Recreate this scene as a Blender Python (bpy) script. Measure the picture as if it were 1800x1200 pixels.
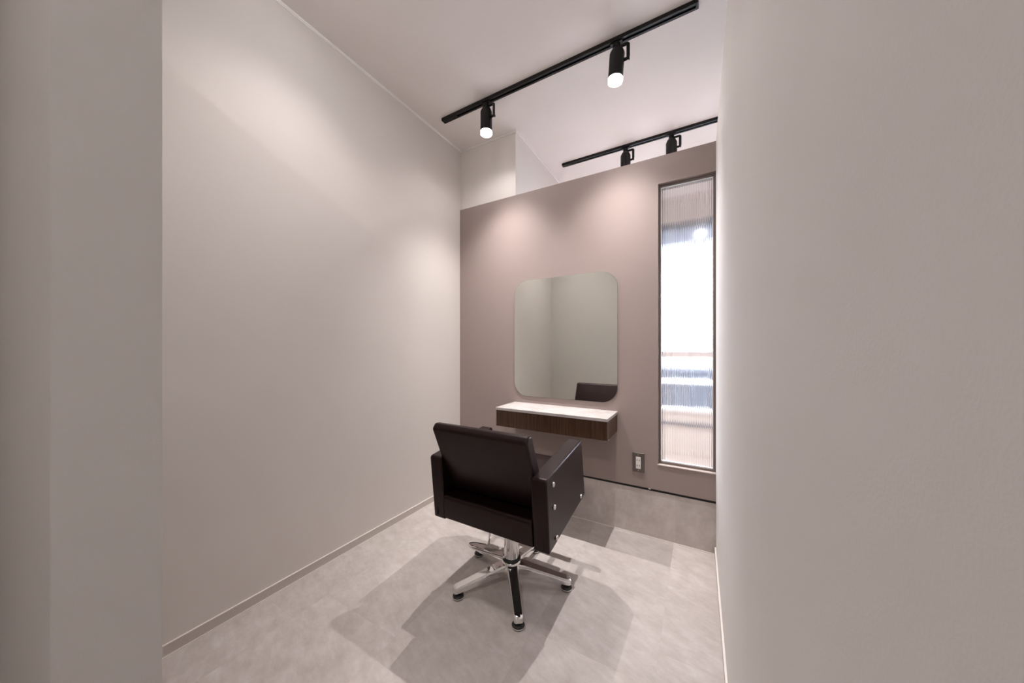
import bpy, bmesh, math, random
from mathutils import Vector, Matrix

for o in list(bpy.data.objects):
    bpy.data.objects.remove(o, do_unlink=True)
SC = bpy.context.scene
COL = SC.collection
PI = math.pi

# ------------------------------------------------------------------ camera
CAM_H = 1.082
cam_d = bpy.data.cameras.new('camera')
cam = bpy.data.objects.new('camera', cam_d)
COL.objects.link(cam)
cam_d.sensor_fit = 'HORIZONTAL'
cam_d.sensor_width = 36.0
cam_d.lens = 569.27 / 1800 * 36.0
cam_d.shift_y = 12.28 / 1800
cam_d.clip_start = 0.005
cam.location = (0, 0, CAM_H)
cam.rotation_euler = (PI / 2, 0, 0.523)
SC.camera = cam

# ------------------------------------------------------------------ daylight
world = bpy.data.worlds.new('overcast_sky')
SC.world = world
world.use_nodes = True
bg = world.node_tree.nodes['Background']
bg.inputs['Color'].default_value = (0.88, 0.93, 1.06, 1)
bg.inputs['Strength'].default_value = 12.8

# ------------------------------------------------------------------ exposure
SC.view_settings.view_transform = 'Standard'
SC.view_settings.look = 'None'
SC.view_settings.gamma = 1.0
SC.view_settings.use_curve_mapping = False
SC.view_settings.exposure = 0.75
LAMP_W = 73.0         # track spotlights (W)
DOME_E = 38.0          # frosted ceiling downlight in the booth (emission strength)
DOWN_W = 22.0          # its recessed beam (W)
HALL_E = 450.0         # brighter downlight in the hall
LAMP_COL = (1.0, 0.965, 0.96)

# ------------------------------------------------------------------ room measures (metres)
XL, XR, YP = -1.6248, 0.0782, 2.0
ZC, ZP = 2.636, 2.167          # ceiling, partition height
XCOL = -1.13                   # right face of the solid wall block behind the partition
XE, YF, YW = 2.60, -1.80, 3.70  # far right wall, hall wall, window wall
YFW = 0.164                    # front partition face


# ================================================================== helpers
def mat(name, color, rough=0.6, metal=0.0, spec=0.5):
    m = bpy.data.materials.new(name)
    m.use_nodes = True
    b = m.node_tree.nodes['Principled BSDF']
    b.inputs['Base Color'].default_value = (*color, 1)
    b.inputs['Roughness'].default_value = rough
    b.inputs['Metallic'].default_value = metal
    b.inputs['Specular IOR Level'].default_value = spec
    return m


def N(m, t, **kw):
    n = m.node_tree.nodes.new(t)
    for k, v in kw.items():
        if k in n.inputs:
            n.inputs[k].default_value = v
        else:
            setattr(n, k, v)
    return n


def L(m, a, b):
    m.node_tree.links.new(a, b)


def bsdf(m):
    return m.node_tree.nodes['Principled BSDF']


def ramp(m, fac, stops):
    r = N(m, 'ShaderNodeValToRGB')
    el = r.color_ramp.elements
    while len(el) < len(stops):
        el.new(0.5)
    for e, (p, c) in zip(el, stops):
        e.position = p
        e.color = (*c, 1)
    L(m, fac, r.inputs['Fac'])
    return r.outputs['Color']


def coords(m, scale=(1, 1, 1), kind='Object', rot=(0, 0, 0)):
    tc = N(m, 'ShaderNodeTexCoord')
    mp = N(m, 'ShaderNodeMapping')
    mp.inputs['Scale'].default_value = scale
    mp.inputs['Rotation'].default_value = rot
    L(m, tc.outputs[kind], mp.inputs['Vector'])
    return mp.outputs['Vector']


def geo_pos(m, scale=(1, 1, 1), rot=(0, 0, 0)):
    g = N(m, 'ShaderNodeNewGeometry')
    mp = N(m, 'ShaderNodeMapping')
    mp.inputs['Scale'].default_value = scale
    mp.inputs['Rotation'].default_value = rot
    L(m, g.outputs['Position'], mp.inputs['Vector'])
    return mp.outputs['Vector']


def noise(m, vec, scale, detail=4, rough=0.55):
    n = N(m, 'ShaderNodeTexNoise')
    n.inputs['Scale'].default_value = scale
    n.inputs['Detail'].default_value = detail
    n.inputs['Roughness'].default_value = rough
    L(m, vec, n.inputs['Vector'])
    return n.outputs['Fac']


def bump(m, height, strength, dist=0.002):
    b = N(m, 'ShaderNodeBump')
    b.inputs['Strength'].default_value = strength
    b.inputs['Distance'].default_value = dist
    L(m, height, b.inputs['Height'])
    L(m, b.outputs['Normal'], bsdf(m).inputs['Normal'])


def obj(name, bm, m, parent=None, smooth=False, bevel=0, seg=3):
    me = bpy.data.meshes.new(name)
    bmesh.ops.recalc_face_normals(bm, faces=bm.faces)
    bm.to_mesh(me)
    bm.free()
    return obj_me(name, me, m, parent, smooth, bevel, seg)


def obj_me(name, me, m, parent=None, smooth=False, bevel=0, seg=3):
    if m and not me.materials:
        me.materials.append(m)
    o = bpy.data.objects.new(name, me)
    COL.objects.link(o)
    if parent:
        o.parent = parent
    if smooth or bevel:
        for p in me.polygons:
            p.use_smooth = True
    if bevel:
        md = o.modifiers.new('soft_edges', 'BEVEL')
        md.width = bevel
        md.segments = seg
        md.limit_method = 'ANGLE'
        md.angle_limit = math.radians(25)
        md.harden_normals = True
    return o


def empty(name, loc, label, cat, group=None):
    o = bpy.data.objects.new(name, None)
    COL.objects.link(o)
    o.location = loc
    o.empty_display_size = 0.05
    tag(o, label, cat, group)
    return o


def tag(o, label, cat=None, group=None, kind=None):
    o['label'] = label
    if cat:
        o['category'] = cat
    if group:
        o['group'] = group
    if kind:
        o['kind'] = kind
    return o


def struct(o, label, cat):
    return tag(o, label, cat, None, 'structure')


def bx(bm, x0, x1, y0, y1, z0, z1):
    v = [bm.verts.new((x, y, z)) for z in (z0, z1) for y in (y0, y1) for x in (x0, x1)]
    for f in ((0, 1, 3, 2), (4, 6, 7, 5), (0, 4, 5, 1), (2, 3, 7, 6), (0, 2, 6, 4), (1, 5, 7, 3)):
        bm.faces.new([v[i] for i in f])
    return bm


def box(x0, x1, y0, y1, z0, z1):
    return bx(bmesh.new(), x0, x1, y0, y1, z0, z1)


def cells(xs, zs, y0, y1, solid):
    """Wall slab in the XZ plane made of grid cells; only exposed faces are made (real openings)."""
    bm = bmesh.new()
    V = {}

    def v(x, y, z):
        k = (round(x, 5), round(y, 5), round(z, 5))
        if k not in V:
            V[k] = bm.verts.new(k)
        return V[k]
    nx, nz = len(xs) - 1, len(zs) - 1
    S = lambda i, j: 0 <= i < nx and 0 <= j < nz and solid(i, j)
    for i in range(nx):
        for j in range(nz):
            if not S(i, j):
                continue
            a, b, c, d = xs[i], xs[i + 1], zs[j], zs[j + 1]
            bm.faces.new([v(a, y0, c), v(b, y0, c), v(b, y0, d), v(a, y0, d)])
            bm.faces.new([v(a, y1, c), v(a, y1, d), v(b, y1, d), v(b, y1, c)])
            if not S(i - 1, j):
                bm.faces.new([v(a, y0, c), v(a, y0, d), v(a, y1, d), v(a, y1, c)])
            if not S(i + 1, j):
                bm.faces.new([v(b, y0, c), v(b, y1, c), v(b, y1, d), v(b, y0, d)])
            if not S(i, j - 1):
                bm.faces.new([v(a, y0, c), v(a, y1, c), v(b, y1, c), v(b, y0, c)])
            if not S(i, j + 1):
                bm.faces.new([v(a, y0, d), v(b, y0, d), v(b, y1, d), v(a, y1, d)])
    return bm


def lathe(bm, prof, n=24, c=(0, 0, 0)):
    rings = []
    for r, z in prof:
        if r < 1e-6:
            rings.append([bm.verts.new((c[0], c[1], c[2] + z))])
        else:
            rings.append([bm.verts.new((c[0] + r * math.cos(2 * PI * k / n), c[1] + r * math.sin(2 * PI * k / n), c[2] + z)) for k in range(n)])
    for A, B in zip(rings, rings[1:]):
        for k in range(n):
            k2 = (k + 1) % n
            q = []
            for w in ((A, k), (A, k2), (B, k2), (B, k)):
                vv = w[0][w[1] if len(w[0]) > 1 else 0]
                if vv not in q:
                    q.append(vv)
            if len(q) > 2:
                bm.faces.new(q)
    for R in (rings[0], rings[-1]):
        if len(R) > 1:
            bm.faces.new(R)
    return bm


def tube(bm, pts, r, n=8, closed=False):
    pts = [Vector(p) for p in pts]
    rings = []
    m = len(pts)
    prev = None
    for i, p in enumerate(pts):
        if closed:
            t = (pts[(i + 1) % m] - pts[i - 1]).normalized()
        else:
            t = (pts[min(i + 1, m - 1)] - pts[max(i - 1, 0)]).normalized()
        if prev is None:
            a = Vector((0, 0, 1)) if abs(t.z) < 0.9 else Vector((1, 0, 0))
            u = t.cross(a).normalized()
        else:
            u = (prev - t * prev.dot(t)).normalized()
        prev = u
        w = t.cross(u)
        rings.append([bm.verts.new(p + r * (math.cos(2 * PI * k / n) * u + math.sin(2 * PI * k / n) * w)) for k in range(n)])
    pairs = list(zip(rings, rings[1:]))
    if closed:
        pairs.append((rings[-1], rings[0]))
    for A, B in pairs:
        for k in range(n):
            bm.faces.new([A[k], A[(k + 1) % n], B[(k + 1) % n], B[k]])
    if not closed:
        bm.faces.new(rings[0][::-1])
        bm.faces.new(rings[-1])
    return bm


def fillet(pts, r, n=5):
    """Round the inner corners of a 3D polyline."""
    pts = [Vector(p) for p in pts]
    out = [pts[0]]
    for a, b, c in zip(pts, pts[1:], pts[2:]):
        d1, d2 = (a - b), (c - b)
        k = min(r, d1.length * .45, d2.length * .45)
        p, q = b + d1.normalized() * k, b + d2.normalized() * k
        for i in range(n + 1):
            t = i / n
            out.append(p * (1 - t) ** 2 + b * 2 * t * (1 - t) + q * t * t)
    out.append(pts[-1])
    return out


def prism_x(poly, x0, x1):
    """Prism: polygon of (y, z) extruded along X."""
    bm = bmesh.new()
    A = [bm.verts.new((x0, y, z)) for y, z in poly]
    B = [bm.verts.new((x1, y, z)) for y, z in poly]
    bm.faces.new(A)
    bm.faces.new(B[::-1])
    n = len(poly)
    for i in range(n):
        bm.faces.new([A[i], B[i], B[(i + 1) % n], A[(i + 1) % n]])
    return bm


def round_poly(poly, r, n=6):
    out = []
    m = len(poly)
    for i in range(m):
        a, b, c = (Vector(poly[i - 1]), Vector(poly[i]), Vector(poly[(i + 1) % m]))
        rr = r[i] if isinstance(r, (list, tuple)) else r
        d1, d2 = (a - b), (c - b)
        ang = d1.angle(d2)
        k = rr / math.tan(ang / 2)
        p, q = b + d1.normalized() * k, b + d2.normalized() * k
        cen = b + (d1.normalized() + d2.normalized()).normalized() * (rr / math.sin(ang / 2))
        a0 = math.atan2(p.y - cen.y, p.x - cen.x)
        a1 = math.atan2(q.y - cen.y, q.x - cen.x)
        da = (a1 - a0 + PI) % (2 * PI) - PI
        for t in range(n + 1):
            w = a0 + da * t / n
            out.append((cen.x + rr * math.cos(w), cen.y + rr * math.sin(w)))
    return out


# ================================================================== materials
def wall_paint(name, col, b=0.12, var=0.03, rough=0.75):
    m = mat(name, col, rough, spec=0.3)
    p = geo_pos(m)
    f = noise(m, p, 1.3, 3)
    c = ramp(m, f, [(0.3, tuple(x * (1 - var) for x in col)), (0.7, tuple(min(1, x * (1 + var)) for x in col))])
    L(m, c, bsdf(m).inputs['Base Color'])
    bump(m, noise(m, p, 420, 3), b, 0.001)
    return m


M_WALL = wall_paint('wallpaper_warm_white', (0.65, 0.605, 0.57))
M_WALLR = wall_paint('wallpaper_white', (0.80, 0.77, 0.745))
M_WALLF = wall_paint('wallpaper_grey', (0.55, 0.52, 0.485))
M_WALLB = wall_paint('wallpaper_brightened', (0.73, 0.685, 0.645))  # wall paper lightened in colour to make up for the dim light there
M_CEIL = wall_paint('ceiling_paper', (0.79, 0.74, 0.715))
M_PART = wall_paint('taupe_paint', (0.30, 0.237, 0.218), 0.2, 0.02, 0.62)
M_TRIM = mat('trim_white', (0.86, 0.83, 0.81), 0.4)
M_BASE = wall_paint('baseboard_vinyl', (0.53, 0.475, 0.44), 0.05, 0.02, 0.5)
M_CAULK = mat('pale_caulk', (0.78, 0.72, 0.67), 0.5)
M_BLACK = mat('matt_black_metal', (0.004, 0.004, 0.0045), 0.42, 0.0, 0.35)
M_TRACKIN = mat('track_copper_strip', (0.11, 0.12, 0.15), 0.3, 1.0)
M_GAP = mat('dark_gap', (0.006, 0.005, 0.005), 0.8)


def stone(name, ca, cb, cc, rot):
    m = mat(name, cb, 0.55, spec=0.35)
    p = geo_pos(m, (1.0, 1.0, 1.0), rot)
    oi = N(m, 'ShaderNodeObjectInfo')
    # shift the pattern and rotate it a little on every tile
    cmb = N(m, 'ShaderNodeVectorMath', operation='SCALE')
    cmb.inputs[0].default_value = (7.3, 3.1, 5.7)
    L(m, oi.outputs['Random'], cmb.inputs['Scale'])
    add = N(m, 'ShaderNodeVectorMath', operation='ADD')
    L(m, p, add.inputs[0])
    L(m, cmb.outputs[0], add.inputs[1])
    st = N(m, 'ShaderNodeMapping')
    st.inputs['Scale'].default_value = (2.0, 6.0, 2.0)
    st.inputs['Rotation'].default_value = (0, 0, 0.5)
    L(m, add.outputs[0], st.inputs['Vector'])
    f1 = noise(m, st.outputs[0], 5.5, 10, 0.70)
    f2 = noise(m, add.outputs[0], 13.0, 9, 0.66)
    mx = N(m, 'ShaderNodeMath', operation='ADD')
    L(m, f1, mx.inputs[0])
    L(m, f2, mx.inputs[1])
    hf = N(m, 'ShaderNodeMath', operation='MULTIPLY')
    L(m, mx.outputs[0], hf.inputs[0])
    hf.inputs[1].default_value = 0.5
    c = ramp(m, hf.outputs[0], [(0.34, ca), (0.50, cb), (0.66, cc)])
    # every tile a little lighter or darker
    mr = N(m, 'ShaderNodeMapRange')
    mr.inputs['To Min'].default_value = 0.93
    mr.inputs['To Max'].default_value = 1.07
    L(m, oi.outputs['Random'], mr.inputs['Value'])
    hs = N(m, 'ShaderNodeHueSaturation')
    L(m, mr.outputs[0], hs.inputs['Value'])
    L(m, c, hs.inputs['Color'])
    L(m, hs.outputs[0], bsdf(m).inputs['Base Color'])
    bump(m, f2, 0.5, 0.003)
    return m


M_TILE = stone('stone_vinyl_tile', (0.43, 0.38, 0.35), (0.52, 0.465, 0.435), (0.61, 0.56, 0.535), (0, 0, 0.35))
M_JOINT = mat('tile_joint', (0.40, 0.35, 0.32), 0.8)

M_LEATHER = mat('dark_brown_leather', (0.0075, 0.0025, 0.0027), 0.34, spec=0.30)
bsdf(M_LEATHER).inputs['Specular Tint'].default_value = (1.0, 0.78, 0.78, 1)
_v = N(M_LEATHER, 'ShaderNodeTexVoronoi')
_v.inputs['Scale'].default_value = 420
L(M_LEATHER, coords(M_LEATHER), _v.inputs['Vector'])
bump(M_LEATHER, _v.outputs['Distance'], 0.12, 0.0006)
M_CHROME = mat('chrome', (0.80, 0.79, 0.78), 0.07, 1.0)
M_SATIN = mat('satin_steel', (0.62, 0.60, 0.58), 0.28, 1.0)
M_RUBBER = mat('black_rubber', (0.012, 0.012, 0.012), 0.5)
M_MIRROR = mat('mirror_silver', (0.93, 0.95, 0.90), 0.0, 1.0)
M_MEDGE = mat('mirror_edge', (0.16, 0.19, 0.17), 0.25)

M_WOOD = mat('walnut_veneer', (0.05, 0.03, 0.02), 0.45, spec=0.35)
_p = geo_pos(M_WOOD, (38, 38, 1.6))
_f = noise(M_WOOD, _p, 3.0, 6, 0.65)
L(M_WOOD, ramp(M_WOOD, _f, [(0.3, (0.040, 0.019, 0.0095)), (0.5, (0.070, 0.035, 0.0185)), (0.72, (0.105, 0.056, 0.031))]), bsdf(M_WOOD).inputs['Base Color'])
bump(M_WOOD, _f, 0.08, 0.001)

M_MARBLE = mat('white_marble', (0.80, 0.76, 0.73), 0.25)
_p = geo_pos(M_MARBLE)
_f = noise(M_MARBLE, _p, 9.0, 9, 0.7)
L(M_MARBLE, ramp(M_MARBLE, _f, [(0.36, (0.44, 0.395, 0.375)), (0.5, (0.50, 0.465, 0.45)), (0.7, (0.55, 0.52, 0.505))]), bsdf(M_MARBLE).inputs['Base Color'])

M_PLATE = mat('brushed_bronze_plate', (0.20, 0.175, 0.16), 0.35, 1.0)
M_SOCKET = mat('socket_white', (0.75, 0.71, 0.66), 0.4)
M_HOLE = mat('socket_hole', (0.02, 0.018, 0.016), 0.7)
M_FRAME = mat('taupe_window_frame', (0.16, 0.122, 0.105), 0.5)
M_BEAD = mat('pale_glazing_bead', (0.72, 0.70, 0.70), 0.4)
M_ALU = mat('grey_aluminium', (0.20, 0.22, 0.26), 0.4)
M_WHITE = mat('white_sill', (0.80, 0.80, 0.80), 0.5)
M_CONC = mat('outside_concrete', (0.03, 0.034, 0.041), 0.9)
M_PAVE = mat('outside_paving', (0.58, 0.57, 0.55), 0.9)
M_OUTB = mat('outside_blue_grey', (0.016, 0.02, 0.028), 0.8)
M_OUTW = mat('outside_beige', (0.30, 0.25, 0.23), 0.8)
M_AWN = mat('awning_blue_grey', (0.62, 0.68, 0.78), 0.8)
M_RAIL = mat('beige_rail', (0.62, 0.53, 0.49), 0.6)

M_REED = bpy.data.materials.new('reeded_glass')
M_REED.use_nodes = True
_b = bsdf(M_REED)
_b.inputs['Base Color'].default_value = (0.97, 0.985, 1.0, 1)
_b.inputs['Transmission Weight'].default_value = 1.0
_b.inputs['Roughness'].default_value = 0.06
_b.inputs['IOR'].default_value = 1.47

M_GLASS = bpy.data.materials.new('clear_window_glass')
M_GLASS.use_nodes = True
_nt = M_GLASS.node_tree
_nt.nodes.remove(bsdf(M_GLASS))
_t = N(M_GLASS, 'ShaderNodeBsdfTransparent')
_g = N(M_GLASS, 'ShaderNodeBsdfGlossy')
_g.inputs['Roughness'].default_value = 0.0
_fr = N(M_GLASS, 'ShaderNodeFresnel')
_fr.inputs['IOR'].default_value = 1.45
_mx = N(M_GLASS, 'ShaderNodeMixShader')
L(M_GLASS, _fr.outputs[0], _mx.inputs[0])
L(M_GLASS, _t.outputs[0], _mx.inputs[1])
L(M_GLASS, _g.outputs[0], _mx.inputs[2])
L(M_GLASS, _mx.outputs[0], _nt.nodes['Material Output'].inputs['Surface'])


def emit(name, col, s):
    m = bpy.data.materials.new(name)
    m.use_nodes = True
    b = bsdf(m)
    b.inputs['Base Color'].default_value = (0.8, 0.8, 0.8, 1)
    b.inputs['Emission Color'].default_value = (*col, 1)
    b.inputs['Emission Strength'].default_value = s
    return m


M_LENS = emit('lamp_lens', (1.0, 0.95, 0.93), 6.0)
M_RIM = emit('lamp_lens_rim', (1.0, 0.95, 0.93), 22.0)
M_DOME = emit('frosted_dome', LAMP_COL, DOME_E)
M_HALL = emit('frosted_dome_bright', LAMP_COL, HALL_E)

# ================================================================== room shell
# floor: a screed with separate stone-look tiles laid in a third bond
fl = obj('floor', box(XL - .12, XE + .12, YF - .12, YW + .12, -0.10, -0.003), M_JOINT)
struct(fl, 'pale grey-beige stone look tile floor under the chair', 'floor')
TP, GAP = 0.43, 0.00012
tile_cache = {}


def tile_mesh(key, w, d, t=0.003, vertical=False):
    k = (key, round(w, 4), round(d, 4))
    if k in tile_cache:
        return tile_cache[k]
    bm = bmesh.new()
    c = 0.00012
    if vertical:
        a = [(0, 0, 0), (w, 0, 0), (w, 0, d), (0, 0, d)]
        e = [(c, -t, c), (w - c, -t, c), (w - c, -t, d - c), (c, -t, d - c)]
        f = [(0, -t + c, 0), (w, -t + c, 0), (w, -t + c, d), (0, -t + c, d)]
    else:
        a = [(0, 0, -t), (w, 0, -t), (w, d, -t), (0, d, -t)]
        f = [(0, 0, -c), (w, 0, -c), (w, d, -c), (0, d, -c)]
        e = [(c, c, 0), (w - c, c, 0), (w - c, d - c, 0), (c, d - c, 0)]
    A, F, E_ = ([bm.verts.new(p) for p in q] for q in (a, f, e))
    for P, Q in ((A, F), (F, E_)):
        for i in range(4):
            bm.faces.new([P[i], P[(i + 1) % 4], Q[(i + 1) % 4], Q[i]])
    bm.faces.new(E_)
    bm.faces.new(A[::-1])
    bmesh.ops.recalc_face_normals(bm, faces=bm.faces)
    me = bpy.data.meshes.new('tile')
    bm.to_mesh(me)
    bm.free()
    me.materials.append(M_TILE)
    tile_cache[k] = me
    return me


X0S = -0.123                       # a seam measured in the photograph
ci0 = math.floor((XL - X0S) / TP)
for ci in range(ci0, 8):
    xa, xb = X0S + ci * TP, X0S + (ci + 1) * TP
    xa_, xb_ = max(xa, XL), min(xb, XE)
    if xb_ - xa_ < .01:
        continue
    off = 1.691 + (ci * TP / 3) % TP
    rj = math.floor((YF - off) / TP)
    for j in range(rj, rj + 16):
        ya, yb = off + j * TP, off + (j + 1) * TP
        ya_, yb_ = max(ya, YF), min(yb, YW)
        if yb_ - ya_ < .01:
            continue
        o = obj_me('floor_tile', tile_mesh('f', xb_ - xa_ - GAP, yb_ - ya_ - GAP), None, fl)
        o.location = (xa_ + GAP / 2, ya_ + GAP / 2, 0)

struct(obj('ceiling', box(XL - .12, XE + .12, YF - .12, YW + .12, ZC, ZC + .10), M_CEIL), 'plain off-white ceiling carrying the black lighting tracks', 'ceiling')
struct(obj('wall_left', box(XL - .12, XL, YF, YW, 0, ZC), M_WALL), 'tall warm white wall along the left side of the booth', 'wall')
struct(obj('wall_corner', box(XL, XCOL, YP + .012, YW, 0, ZC), M_WALLB), 'warm white wall block rising behind the left end of the taupe partition', 'wall')
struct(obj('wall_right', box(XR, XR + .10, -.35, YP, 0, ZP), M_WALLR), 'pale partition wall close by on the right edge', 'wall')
struct(obj('wall_front', box(XL, -.72, YFW - .10, YFW, 0, ZP), M_WALLF), 'pale partition wall behind the chair, seen in the mirror', 'wall')
struct(obj('wall_hall', box(XL, XE, YF - .12, YF, 0, ZC), M_WALL), 'pale wall closing the hall outside the booth', 'wall')
struct(obj('wall_far_right', box(XE, XE + .12, YF, YW, 0, ZC), M_WALL), 'pale wall at the far end beyond the right partition', 'wall')

# taupe partition with the tall window opening
WX0, WZ0, WZ1 = -0.199, 0.428, 2.012
PZ0 = 0.281
PT = 0.10
xs = [XL, XCOL, WX0, XR, XR + .10, 1.5]
zs = [PZ0, WZ0, WZ1, ZP]
part = obj('wall_back', cells(xs, zs, YP, YP + .012, lambda i, j: not (i == 2 and j == 1)), M_PART)
struct(part, 'taupe painted partition that carries the mirror and the shelf', 'wall')
obj('core', cells(xs, [0.0] + zs, YP + .012, YP + PT, lambda i, j: i > 0 and not (i == 2 and j == 2)), M_PART, part)

# tiled plinth below the partition, dark shadow gap above it
PL = YP + .006
pl = obj('baseboard_back', box(XL, 1.5, PL + .003, YP + .012, 0, 0.268), M_JOINT)
struct(pl, 'stone look tiled plinth under the taupe partition', 'baseboard')
x = X0S + .0105
while x > XL:
    x -= TP
while x < 1.5:
    a, b = max(x, XL), min(x + TP, 1.5)
    if b - a > .01:
        o = obj_me('plinth_tile', tile_mesh('p', b - a - GAP, 0.262, 0.003, True), None, pl)
        o.location = (a + GAP / 2, PL + .003, .005)
    x += TP
obj('caulk_line', box(XL, XR, PL - .004, PL, 0, .0045), M_CAULK, pl)
obj('shadow_gap', box(XL, XR, YP + .004, YP + .012, .268, .281), M_GAP, pl)
gl = obj('gap_clip', box(-.25, -.238, YP + .001, YP + .006, .2755, .2795), M_SATIN, pl)

# baseboards and ceiling trims
bb = obj('baseboard_left', box(XL, XL + .006, YFW, YP, .004, .041), M_BASE)
struct(bb, 'low taupe baseboard along the left wall', 'baseboard')
obj('top_edge', box(XL, XL + .0065, YFW, YP, .041, .0435), M_CAULK, bb)
obj('caulk_line', box(XL, XL + .009, YFW, YP, 0, .004), M_CAULK, bb)
bb = obj('baseboard_right', box(XR - .006, XR, -.35, YP, .004, .041), M_BASE)
struct(bb, 'low pale baseboard along the right partition', 'baseboard')
obj('top_edge', box(XR - .0065, XR, -.35, YP, .041, .0425), M_CAULK, bb)
obj('caulk_line', box(XR - .007, XR, -.35, YP, 0, .004), M_BASE, bb)


def crown(name, x0, x1, y0, y1, nx, ny, label):
    """thin two-step ceiling trim; nx, ny point into the room"""
    bm = bmesh.new()
    for t, z0, z1 in ((.007, ZC - .008, ZC), (.004, ZC - .014, ZC - .008)):
        if nx:
            bx(bm, x0, x0 + nx * t, y0, y1, z0, z1)
        else:
            bx(bm, x0, x1, y0, y0 + ny * t, z0, z1)
    return struct(obj(name, bm, M_TRIM), label, 'trim')


crown('trim_1', XL, XL, YF, YP + .012, 1, 0, 'thin white ceiling trim along the left wall')
crown('trim_2', XL, XCOL + .010, YP + .012, YP, 0, -1, 'short white ceiling trim above the left end of the partition')
crown('trim_3', XCOL, XCOL, YP + .012, YW, 1, 0, 'white ceiling trim running back along the wall block')

# ------------------------------------------------------------------ reeded glass window in the partition
win = bpy.data.objects.new('window_1', None)
COL.objects.link(win)
win.location = ((WX0 + XR) / 2, YP + .045, WZ0)
struct(win, 'tall narrow reeded glass window beside the right wall', 'window')
WO = Vector(win.location)


def wbox(x0, x1, y0, y1, z0, z1):
    return box(x0 - WO.x, x1 - WO.x, y0 - WO.y, y1 - WO.y, z0 - WO.z, z1 - WO.z)


FY0, FY1 = YP + .022, YP + .062
fw = .011
obj('frame_side', wbox(WX0, WX0 + fw, FY0, FY1, WZ0, WZ1), M_FRAME, win)
obj('frame_side', wbox(XR - fw, XR, FY0, FY1, WZ0, WZ1), M_FRAME, win)
obj('frame_head', wbox(WX0 + fw, XR - fw, FY0, FY1, WZ1 - fw, WZ1), M_FRAME, win)
obj('frame_sill', wbox(WX0 + fw, XR - fw, FY0, FY1, WZ0, WZ0 + fw), M_FRAME, win)
for a, b, c, d in ((WX0 + fw, WX0 + fw + .003, WZ0 + fw, WZ1 - fw), (XR - fw - .003, XR - fw, WZ0 + fw, WZ1 - fw),
                   (WX0 + fw + .003, XR - fw - .003, WZ0 + fw, WZ0 + fw + .004), (WX0 + fw + .003, XR - fw - .003, WZ1 - fw - .003, WZ1 - fw)):
    obj('glazing_bead', wbox(a, b, YP + .032, YP + .040, c, d), M_BEAD, win)
# the sill's front lip; the light along its edge is put in as paler colour
obj('sill_lip', wbox(WX0 - .004, XR, YP - .005, YP + .020, WZ0 - .006, WZ0 + .0005), wall_paint('sill_lit_tone', (0.50, 0.42, 0.38), .05, .01, .5), win, bevel=.002)
# pane: flat front, reeded back (real flutes)
gx0, gx1, gz0, gz1 = WX0 + fw, XR - fw, WZ0 + fw, WZ1 - fw
NFL, SUB = 30, 8
bm = bmesh.new()
yf, yb = YP + .040, YP + .0445
fr, bk = [], []
for i in range(NFL * SUB + 1):
    xx = gx0 + (gx1 - gx0) * i / (NFL * SUB)
    ph = (i % SUB) / SUB
    dy = 0.0021 * math.sin(PI * ph)
    fr.append([bm.verts.new((xx - WO.x, yf - WO.y, z - WO.z)) for z in (gz0, gz1)])
    bk.append([bm.verts.new((xx - WO.x, yb + dy - WO.y, z - WO.z)) for z in (gz0, gz1)])
for i in range(NFL * SUB):
    bm.faces.new([fr[i][0], fr[i + 1][0], fr[i + 1][1], fr[i][1]])
    bm.faces.new([bk[i][0], bk[i][1], bk[i + 1][1], bk[i + 1][0]])
    for k in (0, 1):
        bm.faces.new([fr[i][k], bk[i][k], bk[i + 1][k], fr[i + 1][k]])
for i in (0, NFL * SUB):
    bm.faces.new([fr[i][0], fr[i][1], bk[i][1], bk[i][0]])
pane = obj('pane', bm, M_REED, win)

# ------------------------------------------------------------------ window wall of the space behind, and what lies outside
EZ0, EZ1 = 0.43, 2.385
xs = [XL, XCOL, -.95, 2.45, XE]
zs = [0, EZ0, EZ1, ZC]
struct(obj('wall_rear', cells(xs, zs, YW, YW + .15, lambda i, j: not (i == 2 and j == 1)), M_WALLB), 'outer wall with the wide street window behind the partition', 'wall')
w2 = bpy.data.objects.new('window_2', None)
COL.objects.link(w2)
w2.location = (0.75, YW + .07, EZ0)
struct(w2, 'wide street window seen blurred through the reeded glass', 'window')
O2 = Vector(w2.location)


def w2box(x0, x1, y0, y1, z0, z1):
    return box(x0 - O2.x, x1 - O2.x, y0 - O2.y, y1 - O2.y, z0 - O2.z, z1 - O2.z)


obj('frame_head', w2box(-.95, 2.45, YW + .02, YW + .10, EZ1 - .045, EZ1), M_ALU, w2)
obj('frame_sill', w2box(-.95, 2.45, YW - .02, YW + .10, EZ0, EZ0 + .03), M_WHITE, w2)
for x in (-.95, 0.72, 2.41):
    obj('frame_post', w2box(x, x + .04, YW + .03, YW + .09, EZ0 + .03, EZ1 - .045), M_ALU, w2)
obj('frame_rail', w2box(-.91, 2.41, YW + .03, YW + .09, 0.985, 1.055), M_RAIL, w2)
for x0, x1 in ((-.91, .72), (.76, 2.41)):
    for z0, z1 in ((EZ0 + .03, 0.985), (1.055, EZ1 - .045)):
        obj('pane', w2box(x0, x1, YW + .055, YW + .060, z0, z1), M_GLASS, w2)
tag(obj('wall_cable_duct', box(-1.0, 2.5, YW - .022, YW, .300, .322), M_ALU), 'grey cable duct on the wall below the street window', 'duct')

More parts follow.
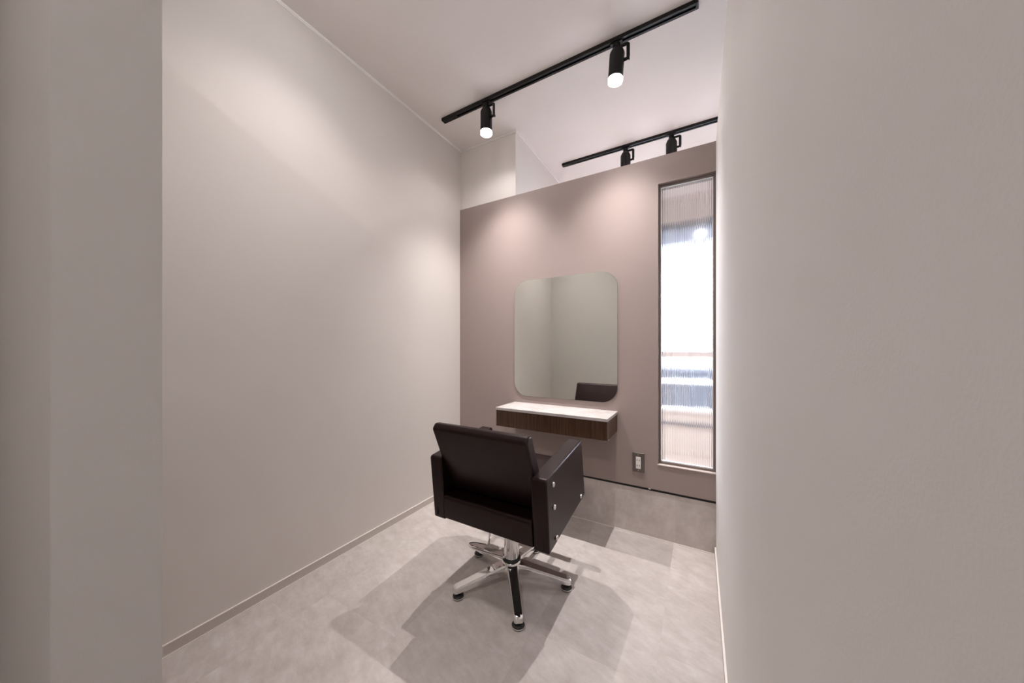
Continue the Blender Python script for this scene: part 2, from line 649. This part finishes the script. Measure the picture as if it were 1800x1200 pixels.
struct(obj('ground_outside', box(-12, 14, YW + .2, 30, -.5, -.3), M_PAVE), 'grey pavement outside the street window', 'ground')
struct(obj('wall_parapet', box(-8, 10, 5.4, 5.6, -.3, .56), M_CONC), 'low grey wall across the pavement outside', 'wall')
tag(obj('parapet_cap', box(-8, 10, 5.37, 5.63, .56, .60), M_WHITE), 'white capping along the low wall outside', 'capping')
struct(obj('wall_street', box(-6, 8, 7.0, 8.2, -.3, .70), M_OUTB, bevel=.1), 'dark blue-grey wall across the street, blurred by the reeded glass', 'wall')
tag(obj('street_awning', box(-1.2, 2.7, YW + .16, YW + .75, 2.21, 2.55), M_AWN), 'blue-grey awning above the street window', 'awning')

# ================================================================== mirror
mx0, mx1, mz0, mz1 = -1.130, -0.420, 0.752, 1.553
mc = Vector(((mx0 + mx1) / 2, YP, mz0))
mir = empty('wall_mirror', mc, 'frameless square mirror with rounded corners on the taupe wall', 'mirror')
hw, hh = (mx1 - mx0) / 2, mz1 - mz0
prof = round_poly([(-hw, 0), (hw, 0), (hw, hh), (-hw, hh)], .098, 12)


def slab_y(poly, y0, y1):
    bm = bmesh.new()
    A = [bm.verts.new((x, y0, z)) for x, z in poly]
    B = [bm.verts.new((x, y1, z)) for x, z in poly]
    bm.faces.new(A)
    bm.faces.new(B[::-1])
    for i in range(len(poly)):
        j = (i + 1) % len(poly)
        bm.faces.new([A[i], B[i], B[j], A[j]])
    return bm


obj('backing', slab_y(prof, -.0052, 0), M_MEDGE, mir)
prof2 = round_poly([(-hw + .0015, .0015), (hw - .0015, .0015), (hw - .0015, hh - .0015), (-hw + .0015, hh - .0015)], .097, 12)
obj('mirror_glass', slab_y(prof2, -.0062, -.0052), M_MIRROR, mir)

# ================================================================== shelf
sx0, sx1, sy0, sz0, sz1 = -1.127, -0.4235, 1.752, 0.587, 0.706
sh = empty('wall_shelf', ((sx0 + sx1) / 2, YP, sz0), 'dark walnut box shelf with white marble top under the mirror', 'shelf')
SO = Vector(sh.location)


def sbox(x0, x1, y0, y1, z0, z1):
    return box(x0 - SO.x, x1 - SO.x, y0 - SO.y, y1 - SO.y, z0 - SO.z, z1 - SO.z)


zt = sz1 - .013
obj('body', sbox(sx0 + .012, sx1 - .012, sy0 + .012, YP, sz0 + .002, zt - .004), M_WOOD, sh)
xm = -.835
obj('front_panel', sbox(sx0 + .0005, xm - .0004, sy0, sy0 + .0115, sz0, zt - .004), M_WOOD, sh, bevel=.0006, seg=1)
obj('front_panel', sbox(xm + .0004, sx1 - .0125, sy0, sy0 + .0115, sz0, zt - .004), M_WOOD, sh, bevel=.0006, seg=1)
obj('end_panel', sbox(sx0, sx0 + .0115, sy0 + .012, YP, sz0, zt - .004), M_WOOD, sh)
obj('end_panel', sbox(sx1 - .0115, sx1, sy0 + .0005, YP, sz0, zt - .004), M_WOOD, sh, bevel=.0008, seg=1)
obj('marble_top', sbox(sx0 - .003, sx1 + .003, sy0 - .003, YP, zt - .004, sz1), M_MARBLE, sh, bevel=.0015, seg=2)
hk = tube(bmesh.new(), fillet([(sx1 - .02 - SO.x, sy0 + .03 - SO.y, 0), (sx1 - .02 - SO.x, sy0 + .03 - SO.y, -.008), (sx1 - .005 - SO.x, sy0 + .055 - SO.y, -.008), (sx1 - .005 - SO.x, sy0 + .055 - SO.y, 0)], .004, 3), .0025, 6)
o = obj('hook', hk, M_CHROME, sh, smooth=True)
o['label'] = 'small chrome hook under the shelf'

# ================================================================== outlet
ox0, ox1, oz0, oz1 = -.3365, -.2705, .3635, .4765
ou = empty('wall_outlet', ((ox0 + ox1) / 2, YP, oz0), 'bronze plate power outlet with white sockets below the window', 'outlet')
OO = Vector(ou.location)


def obox(x0, x1, y0, y1, z0, z1):
    return box(x0, x1, y0, y1, z0, z1)


pw, ph_ = (ox1 - ox0) / 2, oz1 - oz0
obj('plate', obox(-pw, pw, -.006, 0, 0, ph_), M_PLATE, ou, bevel=.002, seg=2)
so = obj('socket_insert', obox(-.0135, .0135, -.0085, -.0055, .0215, .0895), M_SOCKET, ou, bevel=.001, seg=2)
for z in (.040, .072):
    for x in (-.0063, .0063):
        obj('slot', obox(x - .0016, x + .0016, -.0088, -.0080, z - .0045, z + .0045), M_HOLE, so)
for z in (.011, ph_ - .011):
    bm = lathe(bmesh.new(), [(.0001, 0), (.0028, 0), (.0028, .0008), (.0001, .001)], 12)
    bmesh.ops.rotate(bm, verts=bm.verts, cent=(0, 0, 0), matrix=Matrix.Rotation(PI / 2, 3, 'X'))
    bmesh.ops.translate(bm, verts=bm.verts, vec=(0, -.006, z))
    obj('screw', bm, M_SATIN, ou)

# ================================================================== lighting tracks and spotlights
TZ = ZC - .019


def track(x0, x1, y, label):
    t = empty('lighting_track', ((x0 + x1) / 2, y, ZC), label, 'track', 'black ceiling lighting tracks')
    h = (x1 - x0) / 2
    d = ZC - TZ
    bm = bmesh.new()
    bx(bm, -h, h, -.0175, .0175, -.004, 0)
    for s in (-1, 1):
        bx(bm, -h, h, min(s * .0175, s * .0135), max(s * .0175, s * .0135), -d, -.004)
        bx(bm, -h, h, min(s * .0135, s * .006), max(s * .0135, s * .006), -d, -d + .0025)
    obj('channel', bm, M_BLACK, t)
    for s in (-1, 1):
        obj('conductor', box(-h, h, min(s * .0118, s * .0134), max(s * .0118, s * .0134), -.0125, -.0075), M_TRACKIN, t)
    for s in (-1, 1):
        obj('end_cap', box(min(s * h, s * (h + .012)), max(s * h, s * (h + .012)), -.018, .018, -d - .0005, 0), M_BLACK, t, bevel=.002, seg=2)
    obj('feed_cover', box(-h + .0, -h + .11, -.0130, .0130, -d - .0006, -d + .003), M_BLACK, t)
    return t


track(-1.492, -.012, 1.673, 'long black lighting track with two lit spotlights nearest the camera')
track(-.985, 1.30, 2.585, 'black lighting track further back behind the taupe partition')


def beam_profile(ld, n, spill, cut=None):
    """photometric profile of a reflector: intensity falls as cos^n of the beam angle, plus a little wide spill"""
    ld.use_nodes = True
    nt = ld.node_tree
    em = nt.nodes['Emission']
    tc = nt.nodes.new('ShaderNodeTexCoord')
    sp = nt.nodes.new('ShaderNodeSeparateXYZ')
    ops = {}
    for k in ('ABSOLUTE', 'POWER', 'MULTIPLY_ADD'):
        ops[k] = nt.nodes.new('ShaderNodeMath')
        ops[k].operation = k
    ops['POWER'].inputs[1].default_value = n
    ops['MULTIPLY_ADD'].inputs[1].default_value = spill
    nt.links.new(tc.outputs['Normal'], sp.inputs[0])
    nt.links.new(sp.outputs['Z'], ops['ABSOLUTE'].inputs[0])
    nt.links.new(ops['ABSOLUTE'].outputs[0], ops['POWER'].inputs[0])
    nt.links.new(ops['ABSOLUTE'].outputs[0], ops['MULTIPLY_ADD'].inputs[0])
    core = ops['POWER'].outputs[0]
    if cut:                                   # soft cut-off of the reflector, given as two cosines
        mr = nt.nodes.new('ShaderNodeMapRange')
        mr.interpolation_type = 'SMOOTHSTEP'
        mr.inputs['From Min'].default_value, mr.inputs['From Max'].default_value = cut
        nt.links.new(ops['ABSOLUTE'].outputs[0], mr.inputs['Value'])
        ml = nt.nodes.new('ShaderNodeMath')
        ml.operation = 'MULTIPLY'
        nt.links.new(core, ml.inputs[0])
        nt.links.new(mr.outputs[0], ml.inputs[1])
        core = ml.outputs[0]
    nt.links.new(core, ops['MULTIPLY_ADD'].inputs[2])
    nt.links.new(ops['MULTIPLY_ADD'].outputs[0], em.inputs['Strength'])


def make_spot(x, y, label, tilt=0.0, watt=LAMP_W):
    t = empty('track_spotlight', (x, y, TZ), label, 'spotlight', 'black track spotlights')
    # adapter
    bm = bmesh.new()
    bx(bm, -.030, .030, -.0115, .0115, -.006, .006)
    obj('track_adapter', bm, M_BLACK, t, bevel=.002, seg=2)
    bm = lathe(bmesh.new(), [(.0165, -.034), (.0175, -.032), (.0175, -.006)], 20)
    obj('neck', bm, M_BLACK, t, smooth=False, bevel=.001, seg=1)
    # yoke: flat bar from the neck out and down to the pivot
    bm = tube(bmesh.new(), fillet([(.010, 0, -.026), (.056, 0, -.026), (.056, 0, -.100), (.034, 0, -.100)], .008, 3), .0085, 8)
    bmesh.ops.scale(bm, vec=(1, .7, 1), verts=bm.verts)
    obj('yoke', bm, M_BLACK, t, smooth=True)
    bm = lathe(bmesh.new(), [(.010, 0), (.010, .004), (.0001, .005)], 14)
    bmesh.ops.rotate(bm, verts=bm.verts, cent=(0, 0, 0), matrix=Matrix.Rotation(PI / 2, 3, 'Y'))
    bmesh.ops.translate(bm, verts=bm.verts, vec=(.058, 0, -.100))
    obj('pivot_knob', bm, M_BLACK, t)
    R = .0365
    zb, ztp = -.197, -.034
    body = lathe(bmesh.new(), [(.020, ztp), (.026, ztp - .004), (R - .004, ztp - .018), (R, ztp - .027), (R, zb + .016), (R - .0015, zb + .016), (R - .003, zb + .030), (.0001, zb + .030)], 32)
    rot = Matrix.Rotation(tilt, 3, 'Y')
    cen = Vector((.04, 0, -.100))
    bmesh.ops.rotate(body, verts=body.verts, cent=cen, matrix=rot)
    bo = obj('lamp_body', body, M_BLACK, t, smooth=True)
    md = bo.modifiers.new('split', 'EDGE_SPLIT')
    md.split_angle = math.radians(40)
    if watt:
        r = lathe(bmesh.new(), [(R - .0012, zb + .016), (R - .0012, zb + .0005), (R - .0045, zb), (R - .0045, zb + .016)], 32)
        bmesh.ops.rotate(r, verts=r.verts, cent=cen, matrix=rot)
        obj('lens_rim', r, M_RIM, bo, smooth=True)
        ln = lathe(bmesh.new(), [(.0001, zb + .0065), (R - .012, zb + .0075), (R - .0048, zb + .011), (R - .0048, zb + .014), (.0001, zb + .014)], 32)
        bmesh.ops.rotate(ln, verts=ln.verts, cent=cen, matrix=rot)
        obj('lens', ln, M_LENS, bo, smooth=True)
        ld = bpy.data.lights.new('spot_beam', 'SPOT')
        ld.energy = watt
        ld.color = LAMP_COL
        ld.spot_size = math.radians(168)
        ld.spot_blend = 0.4
        beam_profile(ld, 7.5, 0.058, (0.66, 0.86))
        ld.shadow_soft_size = .008
        lo = bpy.data.objects.new('lamp_light', ld)
        COL.objects.link(lo)
        lo.parent = t
        lo.location = cen + rot @ (Vector((0, 0, zb - .004)) - cen)
        lo.rotation_euler = (math.radians(5), tilt, 0)
    return t


make_spot(-1.150, 1.673, 'lit black spotlight at the left end of the near track')
make_spot(-.358, 1.673, 'lit black spotlight at the right part of the near track', math.radians(4))
make_spot(-.486, 2.585, 'black spotlight on the far track half hidden by the partition, left one', 0, 1.7 * LAMP_W)
make_spot(-.170, 2.585, 'black spotlight on the far track half hidden by the partition, right one', 0, 1.7 * LAMP_W)


def dome(x, y, label, m, beam=0):
    t = empty('ceiling_downlight', (x, y, ZC), label, 'ceiling light', 'small round frosted ceiling lights')
    obj('ring', lathe(bmesh.new(), [(.046, 0), (.062, 0), (.062, -.005), (.058, -.008), (.046, -.008)], 28), M_WHITE, t, smooth=False)
    obj('diffuser', lathe(bmesh.new(), [(.0455, -.001), (.045, -.010), (.041, -.020), (.026, -.027), (.0001, -.030)], 28), m, t, smooth=True)
    if beam:
        ld = bpy.data.lights.new('downlight_beam', 'SPOT')
        ld.energy = beam
        ld.color = LAMP_COL
        ld.spot_size = math.radians(138)
        ld.spot_blend = 0.6
        beam_profile(ld, 3.0, 0.0)
        ld.shadow_soft_size = .03
        lo = bpy.data.objects.new('lamp_light', ld)
        COL.objects.link(lo)
        lo.parent = t
        lo.location = (0, 0, -.055)
    return t


dome(-1.18, .74, 'small round ceiling light near the left wall, just above the view', M_DOME, DOWN_W)
dome(.02, -.95, 'small round ceiling light over the hall outside the booth', M_HALL)

# ================================================================== salon chair
CX, CY = -.757, 1.308
ch = empty('salon_chair', (CX, CY, 0), 'dark brown leather salon chair on a chrome five-star base', 'chair')


def Y_(y):
    return y - CY


HWD = .283            # half of overall width
AT = .066             # arm thickness
arm_poly = [(1.068, .606), (1.478, .655), (1.527, .380), (1.098, .321)]


def loop_line(poly, x, r, rc):
    pts = round_poly([(Y_(a), b) for a, b in poly], rc, 4)
    return tube(bmesh.new(), [(x, a, b) for a, b in pts], r, 6, closed=True)


arm_l = round_poly([(Y_(a), b) for a, b in arm_poly], [.014, .014, .012, .008], 5)
for s in (1, -1):
    x0, x1 = (HWD - AT, HWD) if s > 0 else (-HWD, -HWD + AT)
    arm = obj('armrest', prism_x(arm_l, x0, x1), M_LEATHER, ch, bevel=.0085, seg=4)
    obj('seam', loop_line([(1.0712, .6028), (1.4755, .651), (1.5235, .384), (1.1008, .3255)], s * (HWD - .0068), .0016, .016), M_LEATHER, arm, smooth=True)
    obj('rear_slit', box(s * (HWD - .024) - .0012, s * (HWD - .024) + .0012, Y_(1.0915), Y_(1.0985), .338, .378), M_GAP, arm)
    for (y, z) in ((1.127, .573), (1.138, .484), (1.161, .357), (1.452, .401)):
        bm = lathe(bmesh.new(), [(.0095, 0), (.0095, .005), (.0085, .0075), (.0055, .0085), (.0001, .0088)], 18)
        bmesh.ops.rotate(bm, verts=bm.verts, cent=(0, 0, 0), matrix=Matrix.Rotation(s * PI / 2, 3, 'Y'))
        bmesh.ops.translate(bm, verts=bm.verts, vec=(s * (HWD - .001), Y_(y), z))
        obj('bolt_cap', bm, M_SATIN, arm, smooth=True)

IW = HWD - AT - .001
base_poly = round_poly([(Y_(1.082), .437), (Y_(1.49), .448), (Y_(1.512), .382), (Y_(1.094), .327)], [.016, .01, .01, .012], 5)
obj('seat_base', prism_x(base_poly, -IW, IW), M_LEATHER, ch, bevel=.004, seg=2)
cush_poly = round_poly([(Y_(1.160), .440), (Y_(1.165), .508), (Y_(1.530), .545), (Y_(1.540), .468)], [.01, .02, .03, .02], 5)
obj('seat_cushion', prism_x(cush_poly, -IW + .003, IW - .003), M_LEATHER, ch, bevel=.012, seg=4)
# reclined backrest
back_poly = round_poly([(Y_(1.022), .742), (Y_(1.040), .764), (Y_(1.070), .761), (Y_(1.200), .462), (Y_(1.148), .447)], [.018, .014, .016, .012, .012], 5)
BW = .2275
bk_ = obj('backrest', prism_x(back_poly, -BW, BW), M_LEATHER, ch, bevel=.010, seg=4)
for s in (-1, 1):
    pts = round_poly([(Y_(1.025), .742), (Y_(1.041), .761), (Y_(1.068), .758), (Y_(1.195), .465), (Y_(1.150), .451)], [.018, .014, .016, .012, .012], 4)
    obj('piping', tube(bmesh.new(), [(s * (BW - .006), a, b) for a, b in pts], .0016, 6, closed=True), M_LEATHER, bk_, smooth=True)

# padded foot bar carried in front of the seat
cr = obj('foot_bar', prism_x(round_poly([(Y_(1.580), .402), (Y_(1.612), .402), (Y_(1.612), .374), (Y_(1.580), .374)], .008, 3), -.222, .222), M_LEATHER, ch, bevel=.008, seg=3)
for x in (-.15, .15):
    obj('bracket', box(x - .012, x + .012, Y_(1.49), Y_(1.592), .385, .397), M_RUBBER, cr)
# hydraulic column
obj('mechanism_plate', box(-.09, .09, -.12, .10, .338, .372), M_RUBBER, ch, bevel=.004, seg=2)
obj('column', lathe(bmesh.new(), [(.0345, .100), (.0345, .300), (.031, .304), (.024, .306), (.024, .345)], 32), M_CHROME, ch, smooth=True, bevel=.0008, seg=1)
hub = obj('base_hub', lathe(bmesh.new(), [(.030, .040), (.046, .048), (.052, .062), (.050, .080), (.043, .096), (.041, .104), (.0345, .104)], 32), M_CHROME, ch, smooth=True)
obj('collar', lathe(bmesh.new(), [(.0350, .103), (.0425, .103), (.0425, .111), (.0405, .113), (.0350, .113)], 32), M_RUBBER, hub, smooth=True, bevel=.0006, seg=1)


def leg_mesh():
    bm = bmesh.new()
    rings = []
    secs = [(.030, .027, .094, .052), (.060, .0255, .092, .052), (.100, .0235, .084, .047), (.150, .0215, .074, .041), (.205, .020, .063, .035), (.250, .0195, .055, .030), (.266, .0185, .052, .029), (.274, .014, .047, .030)]
    for r, w, zt_, zb_ in secs:
        h = zt_ - zb_
        prof = [(-w, 0), (-w, h * .55), (-w * .94, h * .86), (-w * .8, h), (w * .8, h), (w * .94, h * .86), (w, h * .55), (w, 0), (w * .7, -h * .05), (-w * .7, -h * .05)]
        rings.append([bm.verts.new((r, a, zb_ + b)) for a, b in prof])
    n = len(rings[0])
    for A, B in zip(rings, rings[1:]):
        for k in range(n):
            bm.faces.new([A[k], A[(k + 1) % n], B[(k + 1) % n], B[k]])
    bm.faces.new(rings[0])
    bm.faces.new(rings[-1])
    bmesh.ops.recalc_face_normals(bm, faces=bm.faces)
    me = bpy.data.meshes.new('base_leg')
    bm.to_mesh(me)
    bm.free()
    me.materials.append(M_CHROME)
    for p in me.polygons:
        p.use_smooth = True
    return me


def lathe_me(name, prof, m, n=20):
    bm = lathe(bmesh.new(), prof, n)
    bmesh.ops.recalc_face_normals(bm, faces=bm.faces)
    me = bpy.data.meshes.new(name)
    bm.to_mesh(me)
    bm.free()
    me.materials.append(m)
    return me


LEG = leg_mesh()
GL = lathe_me('glide', [(.010, .032), (.010, .018), (.019, .017), (.0235, .013), (.0245, .006), (.0225, 0)], M_RUBBER)
GR = lathe_me('glide_ring', [(.0232, .0095), (.0254, .0095), (.0254, .0055), (.0232, .0055)], M_CHROME)
for k in range(5):
    a = math.radians(90 + 72 * k)
    lg = obj_me('base_leg', LEG, None, ch)
    lg.rotation_euler = (0, 0, a)
    md = lg.modifiers.new('split', 'EDGE_SPLIT')
    md.split_angle = math.radians(48)
    for nm, me in (('glide', GL), ('glide_ring', GR)):
        g = obj_me(nm, me, None, lg)
        g.location = (.253, 0, 0)

# foot pump pedal: bent chrome bar that comes down from the mechanism
bm = tube(bmesh.new(), fillet([(.000, -.050, .345), (.004, -.062, .142), (-.10, -.064, .133), (-.185, -.068, .135), (-.208, -.056, .140), (-.185, -.038, .140), (-.118, -.018, .137), (-.092, -.004, .345)], .014, 4), .0055, 8)
pd = obj('pump_pedal', bm, M_CHROME, ch, smooth=True)
bm = bmesh.new()
q = [(-.204, -.062), (-.200, -.049), (-.125, -.026), (-.115, -.062)]
A = [bm.verts.new((x, y, .1425)) for x, y in q]
B = [bm.verts.new((x, y, .1385)) for x, y in q]
bm.faces.new(A)
bm.faces.new(B[::-1])
for i in range(4):
    bm.faces.new([A[i], B[i], B[(i + 1) % 4], A[(i + 1) % 4]])
obj('pedal_plate', bm, M_CHROME, pd)
